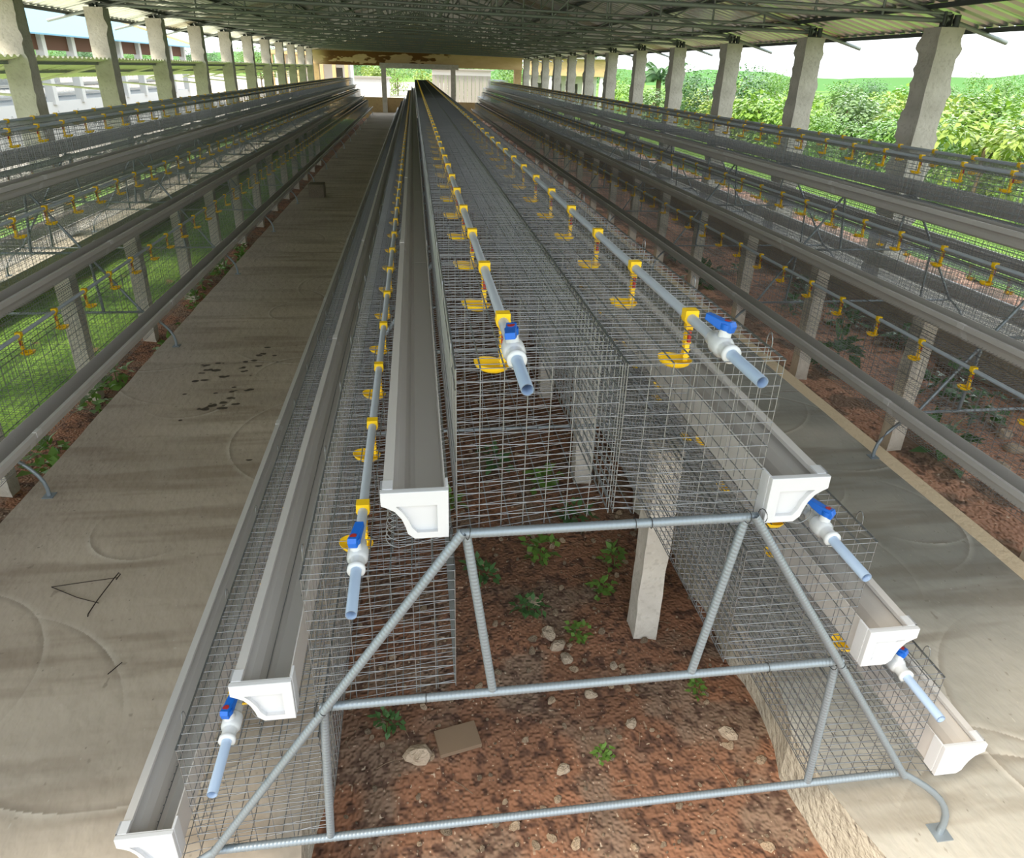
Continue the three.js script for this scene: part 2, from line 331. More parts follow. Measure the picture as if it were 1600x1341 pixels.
{ // trusses
  const y0 = (x) => 3.17 - 0.0152 * (x - CXL);               // bottom chord height
  const bot = new GB().rod([CXL, y0(CXL), 0], [CXR, y0(CXR), 0], 0.026, 10);
  const topL = new GB().rod([RX, roofY(RX) - 0.1, 0], [-6.45, roofY(-6.45) - 0.1, 0], 0.026, 8), topR = new GB().rod([RX, roofY(RX) - 0.1, 0], [6.4, roofY(6.4) - 0.1, 0], 0.026, 8);
  const bot2 = new GB().rod([CXL, y0(CXL) + 0.07, 0.05], [CXR, y0(CXR) + 0.07, 0.05], 0.018, 8);
  const webs = [], N = 14;
  for (let k = 1; k < N; k++) {
    const x = CXL + (CXR - CXL) * k / N, x2 = CXL + (CXR - CXL) * (k + (k < N / 2 ? 1 : -1)) / N;
    webs.push(new GB().rod([x, y0(x), 0], [x, roofY(x) - 0.1, 0], 0.015, 6).geo());
    webs.push(new GB().rod([x, roofY(x) - 0.1, 0], [x2, y0(x2), 0], 0.014, 6).geo());
  }
  const bg = bot.geo(), b2 = bot2.geo(), tl = topL.geo(), tr = topR.geo();
  CZ.forEach((z, k) => {
    const t = thing('roof_truss', `${ORD[k]} steel roof truss counted from the near end`, 'roof truss', 'steel roof trusses', [0, 0, z]);
    part('bottom_chord', bg, M.steel, t); part('bottom_chord', b2, M.steel, t); part('top_chord', tl, M.steel, t); part('top_chord', tr, M.steel, t);
    for (const w of webs) part('web_bar', w, M.steel, t);
  });
  const pg = new GB().box(-0.02, 0.02, -0.025, 0.025, ZF - 0.6, 2.0).geo();
  let n = 0;
  for (const s of [-1, 1]) for (let k = 0; k < 7; k++) {
    const x = k === 6 ? s * 6.12 : RX + s * (0.12 + k * (s > 0 ? 1.08 : 1.02)), nm = k === 6 ? 'eaves' : k === 0 ? 'ridge' : ORD[k] + ' line below the ridge';
    single('purlin', pg, M.darkSteel, `dark steel purlin on the ${s < 0 ? 'left' : 'right'} roof slope, ${nm}`, 'purlin', 'steel purlins under the roof sheets', [x, roofY(x) - 0.055, 0]);
  }
}
{ // corrugated roof sheets: each its own piece of the ceiling
  const roof = new THREE.Group(); roof.name = 'ceiling'; scene.add(roof); tag(roof, 'corrugated metal roof of the poultry house on both slopes', 'roof', null, 'structure');
  const W = 0.88, ribs = 4;
  const mk = (s) => {
    const pts = []; const pit = W / ribs;
    for (let r = 0; r < ribs; r++) { const z = -r * pit; pts.push([z, 0], [z - 0.09, 0], [z - 0.12, 0.046], [z - 0.17, 0.046], [z - 0.2, 0]); } pts.push([-W - 0.03, 0.0]);
    const xe = s * 6.2, P = [], I = [], U = [];
    for (const top of [0, 1]) pts.forEach(([z, y]) => { for (const x of [RX, xe]) { P.push(x, roofY(x) + y - 0.02 + top * 0.003 + (s > 0 ? 0.0 : 0), z); U.push(z, x * 0.2); } });
    const n = pts.length;
    for (let k = 0; k < n - 1; k++) { const a = k * 2, b = a + n * 2; I.push(a, a + 1, a + 2, a + 1, a + 3, a + 2); I.push(b, b + 2, b + 1, b + 1, b + 2, b + 3); }
    for (const e of [0, 1]) for (let k = 0; k < n - 1; k++) { const a = k * 2 + e, b = a + n * 2; I.push(a, b, a + 2, a + 2, b, b + 2); }
    const g = new THREE.BufferGeometry(); g.setAttribute('position', new THREE.Float32BufferAttribute(P, 3)); g.setAttribute('uv', new THREE.Float32BufferAttribute(U, 2)); g.setIndex(I);
    return toCreasedNormals(g, 0.3);
  };
  for (const s of [-1, 1]) { const g = mk(s); for (let k = 0; k * W < 43.3; k++) { const m = part('roof_sheet', g, k % 9 === 4 ? M.sheet[2] : M.sheet[(k * 7 + (s > 0 ? 1 : 0)) % 2], roof); m.position.z = 1.9 - k * W; } }
  part('ridge_cap', new GB().box(-0.2 + RX, 0.2 + RX, RIDGE + 0.02, RIDGE + 0.03, ZF - 0.5, 1.9).geo(), M.sheet[0], roof);
}
{ // low canopy along the left side, hung from the columns
  const t = thing('lean_to_canopy', 'low pale corrugated canopy sloping down outside the left columns', 'canopy', null, [0, 0, 0]);
  const x0 = -5.55, x1 = -6.95, yA = 2.33, yB = 2.0, W = 0.8;
  const P = [], I = []; const n = 5 * 4;
  for (let k = 0; k <= n; k++) { const z = -W * k / n, y = (k % 4 === 1 || k % 4 === 2) ? 0.03 : 0; P.push(x0, yA + y, z, x1, yB + y, z); }
  const m0 = (n + 1) * 2; for (let k = 0; k < m0; k++) P.push(P[k * 3], P[k * 3 + 1] + 0.004, P[k * 3 + 2]);
  for (let k = 0; k < n; k++) { const a = k * 2, b = a + m0; I.push(a, a + 1, a + 2, a + 1, a + 3, a + 2, b, b + 2, b + 1, b + 1, b + 2, b + 3); }
  let g = new THREE.BufferGeometry(); g.setAttribute('position', new THREE.Float32BufferAttribute(P, 3)); g.setIndex(I); g = toCreasedNormals(g, 0.3);
  for (let k = 0; k < 38; k++) { const m = part('canopy_sheet', g, M.leanTo, t); m.position.set(0, (k % 2) * 0.004, -8.4 - k * W); }
  for (const [x, y] of [[-5.75, yA - 0.085], [-6.3, yA - 0.22]]) part('canopy_purlin', new GB().box(x - 0.02, x + 0.02, y, y + 0.04, -39, -8.4).geo(), M.steel, t);
  const arm = new GB().rod([-5.7, 2.24, 0], [-6.95, 1.93, 0], 0.022, 6).rod([-5.7, 1.86, 0], [-6.8, 1.93, 0], 0.018, 6).geo();
  for (const z of CZ.slice(3)) { const m = part('canopy_arm', arm, M.leanTo, t); m.position.z = z + 0.1; }
}
{ // far end: stained plaster beam, lintel, posts, low walls
  const far = ZF;
  const bg = new GB().box(-5.95, 5.75, 2.4, 3.1, far - 0.25, far).geo(); { const p = bg.attributes.position, u = bg.attributes.uv; for (let k = 0; k < p.count; k++) u.setXY(k, (p.getX(k) + 5.95) / 11.7, (p.getY(k) - 2.4) / 0.7); }
  struct('trim_4', bg, M.plaster, 'beige plaster beam with brown water stains across the far end', 'beam');
  struct('trim_5', boxUV(new GB().box(-2.25, 2.1, 2.3, 2.56, far + 0.02, far + 0.3).geo()), M.post, 'grey concrete lintel below the stained beam', 'lintel');
  const w0 = boxUV(new GB().box(-5.5, -0.9, -0.5, 0.78, far - 0.25, far - 0.05).geo()), w1 = boxUV(new GB().box(0.9, 5.25, -0.5, 0.62, far - 0.25, far - 0.05).geo());
  struct('wall_far_left', w0, M.beige, 'low beige end wall on the left of the far door', 'wall'); struct('wall_far_right', w1, M.beige, 'low beige end wall on the right of the far door', 'wall');
  const pg = boxUV(new GB().box(-0.13, 0.13, -0.5, 2.32, -0.13, 0.13).geo());
  for (const [x, s] of [[-2.05, 'left'], [1.8, 'right']]) single('concrete_post', pg, M.post, `${s} square concrete post holding up the far lintel`, 'post', 'posts under the far lintel', [x, 0, far + 0.16]);
  const pe = boxUV(new GB().box(-0.2, 0.2, -0.5, 2.42, -0.2, 0.2).geo());
  for (const [x, s] of [[-5.75, 'left'], [5.5, 'right']]) single('end_pier', pe, M.beige, `beige plastered pier at the ${s} end of the stained beam`, 'pier', 'piers under the far beam', [x, 0, far - 0.1]);
  const gs = new THREE.Shape(); gs.moveTo(-6.1, 3.04); gs.lineTo(6.1, 2.94); gs.lineTo(RX, RIDGE - 0.05); gs.closePath();
  const gg = new THREE.ExtrudeGeometry(gs, { depth: 0.04, bevelEnabled: false }); gg.translate(0, 0, far - 0.3); struct('wall_gable', gg, M.sheet[2], 'metal gable above the far beam', 'gable');
}

// ================================================================ CAGE ROWS
const UL = 2.4, NU = 16, ROWX = [0, -3.92, 3.92], ROWN = ['centre', 'left', 'right'];
const TIER = [{ u0: 0.0, y: 1.40, g: 0.39 }, { u0: 0.365, y: 0.875, g: 0.42 }, { u0: 0.73, y: 0.345, g: 0.455 }], TN = ['top', 'middle', 'bottom'];
const CD = 0.365, CH = 0.385;
// wire panels of one cage unit; side s = +1 opens to the right, -1 to the left; z runs from 0 to -UL
function cagePanels(s, lod) {
  const sides = [6, 4, 3][lod], r = [0.00115, 0.00115, 0.0013][lod], R2 = r * 1.25;
  const dz = [0.03, 0.03, 0.04][lod], X = (u) => s * u, e = 0.006;
  const out = {};
  const top = new GB(), nT = Math.round(UL / dz);
  const jit = (k) => lod ? 0 : (hash(k, 5) - 0.5) * 0.005;
  for (let k = 0; k < nT; k++) { const z = -(k + 0.5) * dz; top.wire([[X(e), CH + jit(k), z], [X(CD), CH + jit(k + 9), z + jit(k + 3)]], r, sides); }
  for (let k = 0; k <= 7; k++) { const u = e + (CD - e) * k / 7; top.wire([[X(u), CH - 2 * r, 0], [X(u), CH - 2 * r, -UL]], r * 1.7, sides); }
  out.top_panel = top;
  const fr = new GB(), nF = 48;
  for (let k = 0; k < nF; k++) { const z = -(k + 0.5) * 0.05; fr.wire([[X(CD), 0.0 + jit(k), z], [X(CD), CH, z + jit(k + 40)]], r, sides); }
  for (const y of [CH, 0.335, 0.16, 0.10, 0.03]) fr.wire([[X(CD + 2 * r), y, 0], [X(CD + 2 * r), y, -UL]], R2, sides);
  if (lod < 2) for (let c = 0; c < 5; c++) for (const o of [0.09]) {     // door latch loops
    const z = -(c * 0.48 + o), l = []; for (let k = 0; k <= 8; k++) { const a = Math.PI * k / 8; l.push([X(CD + 0.006), CH - 0.03 + Math.sin(a) * 0.03 + (k > 0 && k < 8 ? 0.03 : 0), z - Math.cos(a) * 0.014]); }
    fr.wire(l, R2, sides);
  }
  out.front_panel = fr;
  const bk = new GB();
  for (let k = 0; k < [64, 64, 40][lod]; k++) { const z = -(k + 0.5) * UL / [64, 64, 40][lod]; bk.wire([[X(e), 0.005, z], [X(e), CH, z]], r, sides); }
  for (let k = 0; k < [13, 10, 6][lod]; k++) { const y = 0.01 + (CH - 0.01) * k / [12, 9, 5][lod]; bk.wire([[X(e + 2 * r), y, 0], [X(e + 2 * r), y, -UL]], R2, sides); }
  out.back_panel = bk;
  const fl = new GB(), nL = [96, 80, 48][lod], lip = [];
  for (let k = 1; k <= [7, 5, 2][lod]; k++) { const a = Math.PI * 0.95 * k / [7, 5, 2][lod]; lip.push([CD + 0.135 + Math.sin(a) * 0.03, -0.075 + (1 - Math.cos(a)) * 0.03 + 0.001]); }
  for (let k = 0; k < nL; k++) { const z = -(k + 0.5) * UL / nL; fl.wire([[X(e), 0.005, z], [X(CD), -0.045, z], [X(CD + 0.135), -0.075, z], ...lip.map(([u, y]) => [X(u), y, z])], r, sides); }
  for (let k = 0; k <= 11; k++) { const t = k / 11, u = e + (CD + 0.15 - e) * t, y = 0.005 - 0.082 * t; fl.wire([[X(u), y - 2 * r, 0], [X(u), y - 2 * r, -UL]], R2, sides); }
  fl.wire([[X(lip.at(-1)[0]), lip.at(-1)[1], 0], [X(lip.at(-1)[0]), lip.at(-1)[1], -UL]], R2, sides);
  out.floor_panel = fl;
  const pa = new GB(), nh = [13, 11, 7][lod];
  for (let k = 0; k <= 7; k++) { const u = e + (CD - e) * k / 7; pa.wire([[X(u), 0.0 - 0.045 * u / CD, 0], [X(u), CH, 0]], r, sides); }
  for (let k = 0; k < nh; k++) { const y = 0.012 + (CH - 0.012) * k / (nh - 1); pa.wire([[X(e), y + jit(k), 2 * r], [X(CD), y + jit(k + 20), 2 * r]], r, sides); }
  out.partition = pa;
  for (const k in out) out[k] = out[k].geo();
  return out;
}
const LODS = [-1, 1].map((s) => [0, 1, 2].map((l) => cagePanels(s, l)));
const farMerged = LODS.map((a) => { const p = a[2], parts = [p.top_panel, p.front_panel, p.back_panel, p.floor_panel]; for (let c = 0; c < 5; c++) { const g = p.partition.clone(); g.translate(0, 0, -c * 0.48); parts.push(g); } return mergeGeometries(parts); });

// feed trough: K-style section, hung with its back against the cage front
function troughShape(s, cap) {
  const o = [[0, 0], [0, -0.118], [0.072, -0.118], [0.086, -0.105], [0.09, -0.088], [0.098, -0.066], [0.112, -0.046], [0.128, -0.036], [0.14, -0.03], [0.14, 0]];
  if (cap) { const sh = new THREE.Shape(); o.forEach(([x, y], k) => { const q = [s * (x * 1.05 - 0.004), y * 1.05 + 0.003]; k ? sh.lineTo(...q) : sh.moveTo(...q); }); sh.closePath(); return sh; }
  const i = [[0.137, -0.004], [0.120, -0.004], [0.120, -0.010], [0.117, -0.010], [0.117, -0.001], [0.137, -0.001]];
  const inner = [[0.137, -0.028], [0.126, -0.033], [0.11, -0.043], [0.095, -0.064], [0.087, -0.087], [0.083, -0.103], [0.071, -0.115], [0.003, -0.115], [0.003, 0]];
  const all = [...o.slice(0, -1), [0.14, 0.002], [0.117, 0.002], [0.117, -0.010], [0.120, -0.010], [0.120, -0.002], [0.137, -0.002], ...inner];
  const sh = new THREE.Shape(); all.forEach(([x, y], k) => k ? sh.lineTo(s * x, y) : sh.moveTo(s * x, y)); sh.closePath(); return sh;
}
const ext = (sh, d, z) => { const g = new THREE.ExtrudeGeometry(sh, { depth: d, bevelEnabled: false }); g.translate(0, 0, z); return g; };
const TG = [-1, 1].map((s) => {
  const sec = ext(troughShape(s), UL - 0.004, -UL + 0.004);
  const con = (() => { const g = ext(troughShape(s), 0.055, -0.0275); g.translate(-s * 0.07, 0.059, 0); g.scale(1.035, 1.035, 1); g.translate(s * 0.07, -0.059 + 0.001, 0); return g; })();
  const capS = troughShape(s, true), hole = new THREE.Path();
  [[0.02, -0.032], [0.02, -0.105], [0.066, -0.105], [0.078, -0.09], [0.086, -0.068], [0.098, -0.048], [0.112, -0.032]].forEach(([x, y], k) => k ? hole.lineTo(s * x, y) : hole.moveTo(s * x, y)); hole.closePath();
  const rim = troughShape(s, true); rim.holes.push(hole);
  const cap = new GB().add(new THREE.ExtrudeGeometry(capS, { depth: 0.006, bevelEnabled: false })).add(new THREE.ExtrudeGeometry(rim, { depth: 0.010, bevelEnabled: true, bevelThickness: 0.002, bevelSize: 0.0015, bevelSegments: 2 }), T(0, 0, 0.006))
    .box(Math.min(s * -0.006, s * 0.0), Math.max(s * -0.006, s * 0.0), -0.122, 0.004, -0.035, 0.001).box(Math.min(s * 0.118, s * 0.146), Math.max(s * 0.118, s * 0.146), -0.001, 0.005, -0.035, 0.001).box(Math.min(s * 0.141, s * 0.146), Math.max(s * 0.141, s * 0.146), -0.03, 0.005, -0.035, 0.001).geo();
  return { sec, con, cap };
});
// nipple drinker: saddle clip, stem with red nipple, tilted cup
function drinkerGeo(s, lod) {
  const seg = lod ? 6 : 12, clip = new GB();
  clip.add(new THREE.CylinderGeometry(0.0185, 0.0185, 0.026, seg).rotateX(Math.PI / 2));
  clip.box(-0.017, 0.017, 0.0, 0.021, -0.014, 0.014); clip.box(-0.009, 0.009, -0.032, -0.012, -0.009, 0.009);
  const stem = new GB().box(0.0 * s - 0.006, 0.006, -0.118, -0.028, -0.009, 0.009); if (!lod) for (let k = 0; k < 4; k++) stem.box(-0.0085, 0.0085, -0.05 - k * 0.018, -0.046 - k * 0.018, -0.0105, 0.0105);
  const nip = new GB().rod([0, -0.03, 0.012], [0, -0.062, 0.014], 0.005, 6);
  // shallow half-round cup
  const prof = [[0.0, -0.012], [0.02, -0.011], [0.03, -0.004], [0.036, 0.008], [0.034, 0.008], [0.028, -0.002], [0.019, -0.008], [0.0, -0.009]].map(([a, b]) => new THREE.Vector2(Math.max(a, 0.0001), b));
  const cg = new THREE.LatheGeometry(prof, lod ? 8 : 20); cg.scale(1.3, 1.1, 1.05); cg.rotateZ(0.12 * s); cg.translate(s * 0.026, -0.118, 0);
  const cup = new GB().add(cg);
  return { body: clip.add(stem.geo()).geo(), nip: nip.geo(), cup: cup.geo(), all: mergeGeometries([clip.geo(), cup.geo()]) };
}
const DG = [-1, 1].map((s) => [0, 1].map((l) => drinkerGeo(s, l)));
const PR = 0.0128;
const pipeGeo = (L) => { const g = new THREE.CylinderGeometry(PR, PR, L, 14, 1, true); g.rotateX(Math.PI / 2); g.translate(0, 0, -L / 2); return g; };
const valveGeo = (() => {
  const b = new GB(); const lat = (pts) => new THREE.LatheGeometry(pts.map(([z, r]) => new THREE.Vector2(r, z)), 20).rotateX(Math.PI / 2);
  b.add(lat([[-0.05, 0.013], [-0.05, 0.0185], [-0.028, 0.0185], [-0.026, 0.021], [-0.018, 0.0255], [0.012, 0.0255], [0.02, 0.021], [0.024, 0.0185], [0.046, 0.0185], [0.046, 0.0215], [0.056, 0.0215], [0.056, 0.013]]));
  b.add(new THREE.CylinderGeometry(0.0135, 0.015, 0.022, 16).translate(0, 0.03, 0));
  return b.geo();
})();
const handleGeo = (() => {
  const sh = new THREE.Shape(); sh.moveTo(-0.014, 0.0); sh.lineTo(0.014, 0); sh.lineTo(0.05, 0.011); sh.lineTo(0.05, 0.021); sh.lineTo(0.013, 0.018); sh.lineTo(-0.011, 0.020); sh.lineTo(-0.016, 0.012); sh.closePath();
  const g = new THREE.ExtrudeGeometry(sh, { depth: 0.018, bevelEnabled: true, bevelSize: 0.0025, bevelThickness: 0.0025, bevelSegments: 2 }); g.translate(0, 0, -0.009); return new GB().add(g).add(new THREE.CylinderGeometry(0.0155, 0.0145, 0.014, 10), T(0, 0.007, 0)).geo();
})();
const outletGeo = (() => { const g = new THREE.LatheGeometry([[0.0135, 0], [PR, 0], [PR, 0.15], [PR - 0.0018, 0.15], [PR - 0.0018, 0.0]].map(([r, z]) => new THREE.Vector2(r, z)), 24); g.rotateX(Math.PI / 2); return g; })();
const discGeo = new THREE.CylinderGeometry(0.0085, 0.0085, 0.003, 14);

// A-frame
function frameParts(fine) {
  const R = 0.0112, rod = (a, b) => fine ? new GB().ribbed(a, b, R).geo() : new GB().rod(a, b, R, 7).geo(), out = [];
  out.push(['crossbar', rod([-0.372, 1.372, 0], [0.372, 1.372, 0])], ['crossbar', rod([-0.725, 0.852, 0], [0.725, 0.852, 0])], ['crossbar', rod([-1.07, 0.325, 0], [1.07, 0.325, 0])]);
  for (const s of [-1, 1]) {
    out.push(['leg', rod([s * 0.352, 1.39, 0.016], [s * 0.71, 0.855, 0.016])], ['leg', rod([s * 0.71, 0.855, 0.016], [s * 1.06, 0.33, 0.016])]);
    const bend = []; for (let k = 0; k <= 8; k++) { const t = k / 8; bend.push([s * (1.05 + 0.24 * Math.sin(Math.min(1, t * 1.1) * Math.PI / 2)), 0.345 - 0.30 * t - 0.04 * t * t, 0.016]); }
    out.push(['foot', new GB().wire(bend, R, 8).rod([s * 1.289, 0.03, 0.016], [s * 1.289, 0.004, 0.016], R, 8).box(s * 1.289 - 0.03, s * 1.289 + 0.03, 0, 0.005, -0.014, 0.046).geo()]);
    out.push(['brace', rod([s * 0.345, 1.372, -0.005], [s * 0.275, 0.862, 0])], ['brace', rod([s * 0.712, 0.84, -0.005], [s * 0.735, 0.335, 0])]);
  }
  const tie = new GB(); if (fine) for (const [x, y] of [[0.36, 1.38], [0.71, 0.855], [-0.36, 1.38], [-0.71, 0.855]]) for (const o of [-0.02, 0.02]) { const l = []; for (let k = 0; k <= 10; k++) { const a = k / 10 * 6.283; l.push([x + o + Math.cos(a) * 0.004, y + Math.cos(a) * 0.0145, 0.008 + Math.sin(a) * 0.02]); } tie.wire(l, 0.0011, 5); }
  if (fine) { for (const x of [0.06, 0.1, -0.45, 0.5]) { const y = Math.abs(x) > 0.3 ? 0.852 : 1.372, l = []; for (let k = 0; k <= 10; k++) { const a = k / 10 * 6.283; l.push([x, y + Math.cos(a) * 0.0135, Math.sin(a) * 0.0135]); } tie.wire(l, 0.0011, 5); } out.push(['tie_wire', tie.geo()]); }
  return out;
}
const FP = [frameParts(true), frameParts(false)];

ROWX.forEach((rx, row) => {
  const rn = ROWN[row];
  for (let k = 0; k <= NU; k++) {
    const t = thing('a_frame', `${ORD[k]} galvanised A-shaped stand from the near end of the ${rn} cage row`, 'cage stand', 'A-shaped stands of the cage rows', [rx, 0, k === 0 ? 0.012 : -k * UL]);
    for (const [n, g] of FP[row === 0 && k === 0 ? 0 : 1]) part(n, g, n === 'tie_wire' ? M.tie : M.tube, t);
  }
  for (const s of [-1, 1]) {
    const si = s < 0 ? 0 : 1, sn = s < 0 ? 'left' : 'right';
    TIER.forEach((tr, ti) => {
      const where = `${TN[ti]} tier, ${sn} side of the ${rn} row`;
      for (let k = 0; k < NU; k++) {
        const lod = row === 0 ? (k < 2 ? 0 : k < 6 ? 1 : 2) : (k < 5 ? 1 : 2), p = [rx + s * tr.u0, tr.y, -k * UL];
        const label = `${ORD[k]} wire cage from the near end, ${where}`;
        if (lod === 2) { single('wire_cage', farMerged[si], M.wire, label, 'cage', 'wire hen cages', p); continue; }
        const t = thing('wire_cage', label, 'cage', 'wire hen cages', p), G = LODS[si][lod];
        for (const n of ['top_panel', 'front_panel', 'back_panel', 'floor_panel']) part(n, G[n], M.wire, t);
        for (let c = 0; c < 5; c++) part('partition', G.partition, M.wire, t).position.z = -c * 0.48;
      }
      { // trough run
        const gx = tr.u0 + tr.g - (ti === 2 && s < 0 ? 0.03 : 0), t = thing('feed_trough', `pale plastic feed trough, ${where}`, 'feed trough', 'feed troughs along the cage fronts', [rx + s * (gx), tr.y + 0.08 + (ti === 0 && s < 0 ? 0.015 : 0), 0.0]);
        const G = TG[si];
        for (let k = 0; k < NU; k++) { part('trough_section', G.sec, M.pvc, t).position.z = -k * UL; if (k) part('connector', G.con, M.joint, t).position.z = -k * UL; }
        const c = part('end_cap', G.cap, M.cap, t); c.position.z = 0.004; c.userData.label = 'white moulded end cap';
      }
      { // water line
        const t = thing('water_pipe', `grey drinking water pipe with yellow drinkers, ${where}`, 'water pipe', 'drinking water pipes on the cages', [rx + s * (tr.u0 + 0.237), tr.y + CH + 0.0145, 0]);
        part('pipe', pipeGeo(UL * NU - 0.05), M.pipe, t).position.z = -0.09;
        const v = part('ball_valve', valveGeo, M.valve, t); v.position.z = -0.055; v.rotation.z = -s * 0.12; v.userData.label = 'white plastic ball valve';
        const h = part('valve_handle', handleGeo, M.blue, v); h.position.y = 0.038; h.rotation.y = row === 0 && s > 0 ? 2.2 : row === 0 && ti === 0 ? -1.75 : 1.35; h.userData.label = 'blue lever handle';
        const d = part('handle_button', discGeo, M.red, v); d.position.y = 0.0585;
        const o = part('outlet_pipe', outletGeo, M.pipeBlue, t); o.position.z = -0.005; o.userData.label = 'open pale blue pipe end';
        const cs = row === 0 && s > 0 ? 0 : si;
        for (let k = 0; k < 80; k++) {
          const z = -0.25 - k * 0.4755, near = z > (row ? -9 : -12);
          if (z < -UL * NU + 0.1) break;
          if (near) { const dr = part('drinker', DG[cs][0].body, M.yellow, t); dr.position.z = z; part('drip_cup', DG[cs][0].cup, M.yellow, dr); part('nipple', DG[cs][0].nip, M.red, dr); }
          else part('drinker', DG[cs][1].all, M.yellow, t).position.z = z;
        }
      }
    });
  }
});

// cages of another row stacked behind the far end wall
for (const s of [-1, 1]) TIER.forEach((tr, ti) => { for (let k = 0; k < 2; k++) single('wire_cage', farMerged[s < 0 ? 0 : 1], M.wire, `${ORD[k]} ${TN[ti]} tier cage, ${s < 0 ? 'left' : 'right'} side, dark row behind the far wall`, 'cage', 'wire hen cages behind the far end', [4.9 + s * tr.u0, tr.y, -43.5 - k * UL]); });

// concrete posts standing in the pits
{
  const pg = (() => { const a = columnGeo(0.83, 0.12, 4, 0.015); return a; })();
  ROWX.forEach((rx, row) => {
    for (let k = 0; k < 14; k++) {
      const z = -1.26 - 1.43 * k - (row ? 0.3 : 0), x = row === 0 ? 0.655 : row === 1 ? rx + 0.67 : rx - 0.67;
      single('pit_post', pg, M.post, `${ORD[k]} short concrete post in the pit under the ${ROWN[row]} cage row`, 'post', 'short posts under the cage rows', [x, 0, z]);
    }
  });
}

// ================================================================ OUTSIDE
function leafQuad(P, N, U, I, c, dir, up, L, W) {              // folded pointed leaf
  const b = P.length / 3, r = dir.clone().cross(up).normalize(), n = r.clone().cross(dir).normalize();
  const put = (a, w, h) => { P.push(c.x + dir.x * a * L + r.x * w * W + n.x * h * L, c.y + dir.y * a * L + r.y * w * W + n.y * h * L, c.z + dir.z * a * L + r.z * w * W + n.z * h * L); N.push(n.x, n.y, n.z); U.push(a, w); };
  put(0, 0, 0); put(0.45, -0.5, 0.08); put(0.5, 0, 0); put(0.45, 0.5, 0.08); put(1, 0, -0.12);
  I.push(b, b + 2, b + 1, b, b + 3, b + 2, b + 1, b + 2, b + 4, b + 2, b + 3, b + 4);
}
function foliage(n, clumps, L, droop = 0.3) {                  // clumps: [x, y, z, r]
  const P = [], N = [], U = [], I = [], d = new THREE.Vector3(), up = new THREE.Vector3(), c = new THREE.Vector3();
  const tot = clumps.reduce((a, q) => a + q[3] * q[3], 0);
  for (const [x, y, z, r] of clumps) for (let k = 0, m = Math.round(n * r * r / tot); k < m; k++) {
    d.set(rr(-1, 1), rr(-0.7, 1), rr(-1, 1)).normalize(); const q = r * Math.pow(rnd(), 0.35);
    c.set(x + d.x * q, y + d.y * q * 0.85, z + d.z * q);
    d.x += rr(-0.7, 0.7); d.z += rr(-0.7, 0.7); d.y = d.y * 0.5 - droop + rr(-0.3, 0.3); d.normalize(); up.set(rr(-0.4, 0.4), 1, rr(-0.4, 0.4)).normalize();
    leafQuad(P, N, U, I, c, d, up, L * rr(0.6, 1.25), L * rr(0.4, 0.7));
  }
  const g = new THREE.BufferGeometry(); g.setAttribute('position', new THREE.Float32BufferAttribute(P, 3)); g.setAttribute('normal', new THREE.Float32BufferAttribute(N, 3)); g.setAttribute('uv', new THREE.Float32BufferAttribute(U, 2)); g.setIndex(I); return g;
}
function clumpSet(n, w, h0, h1, r0, r1) { const o = []; for (let k = 0; k < n; k++) { const a = rnd() * 6.28, q = Math.sqrt(rnd()) * w; o.push([Math.cos(a) * q, rr(h0, h1), Math.sin(a) * q, rr(r0, r1)]); } return o; }
function trunkGeo(h, clumps) { const b = new GB().wire([[0, -0.3, 0], [0.03, h * 0.5, 0.02], [0, h, 0]], 0.05, 6); for (const [x, y, z] of clumps.slice(0, 7)) b.wire([[0.02, h * 0.45, 0.01], [x * 0.5, (h * 0.45 + y) / 2 + 0.1, z * 0.5], [x, y, z]], 0.02, 5); return b.geo(); }
const SH = [0, 1, 2, 3].map((k) => { const c = clumpSet(9, 1.0, 0.4, 2.1, 0.4, 0.75); return [foliage(1500, c, [0.24, 0.3, 0.17, 0.27][k]), trunkGeo(1.6, c)]; });
const TR = [0, 1].map((k) => { const c = clumpSet(14, 2.2, 1.8, 4.2, 0.7, 1.2); return [foliage(3200, c, 0.22), trunkGeo(2.6, c)]; });
function plant(name, set, m, label, cat, group, p, sc, turn) { const t = thing(name, label, cat, group, p, turn); t.scale.set(...(Array.isArray(sc) ? sc : [sc, sc, sc])); const f = part('foliage', set[0], m, t); f.userData.kind = 'stuff'; part('trunk', set[1], M.bark, t); return t; }
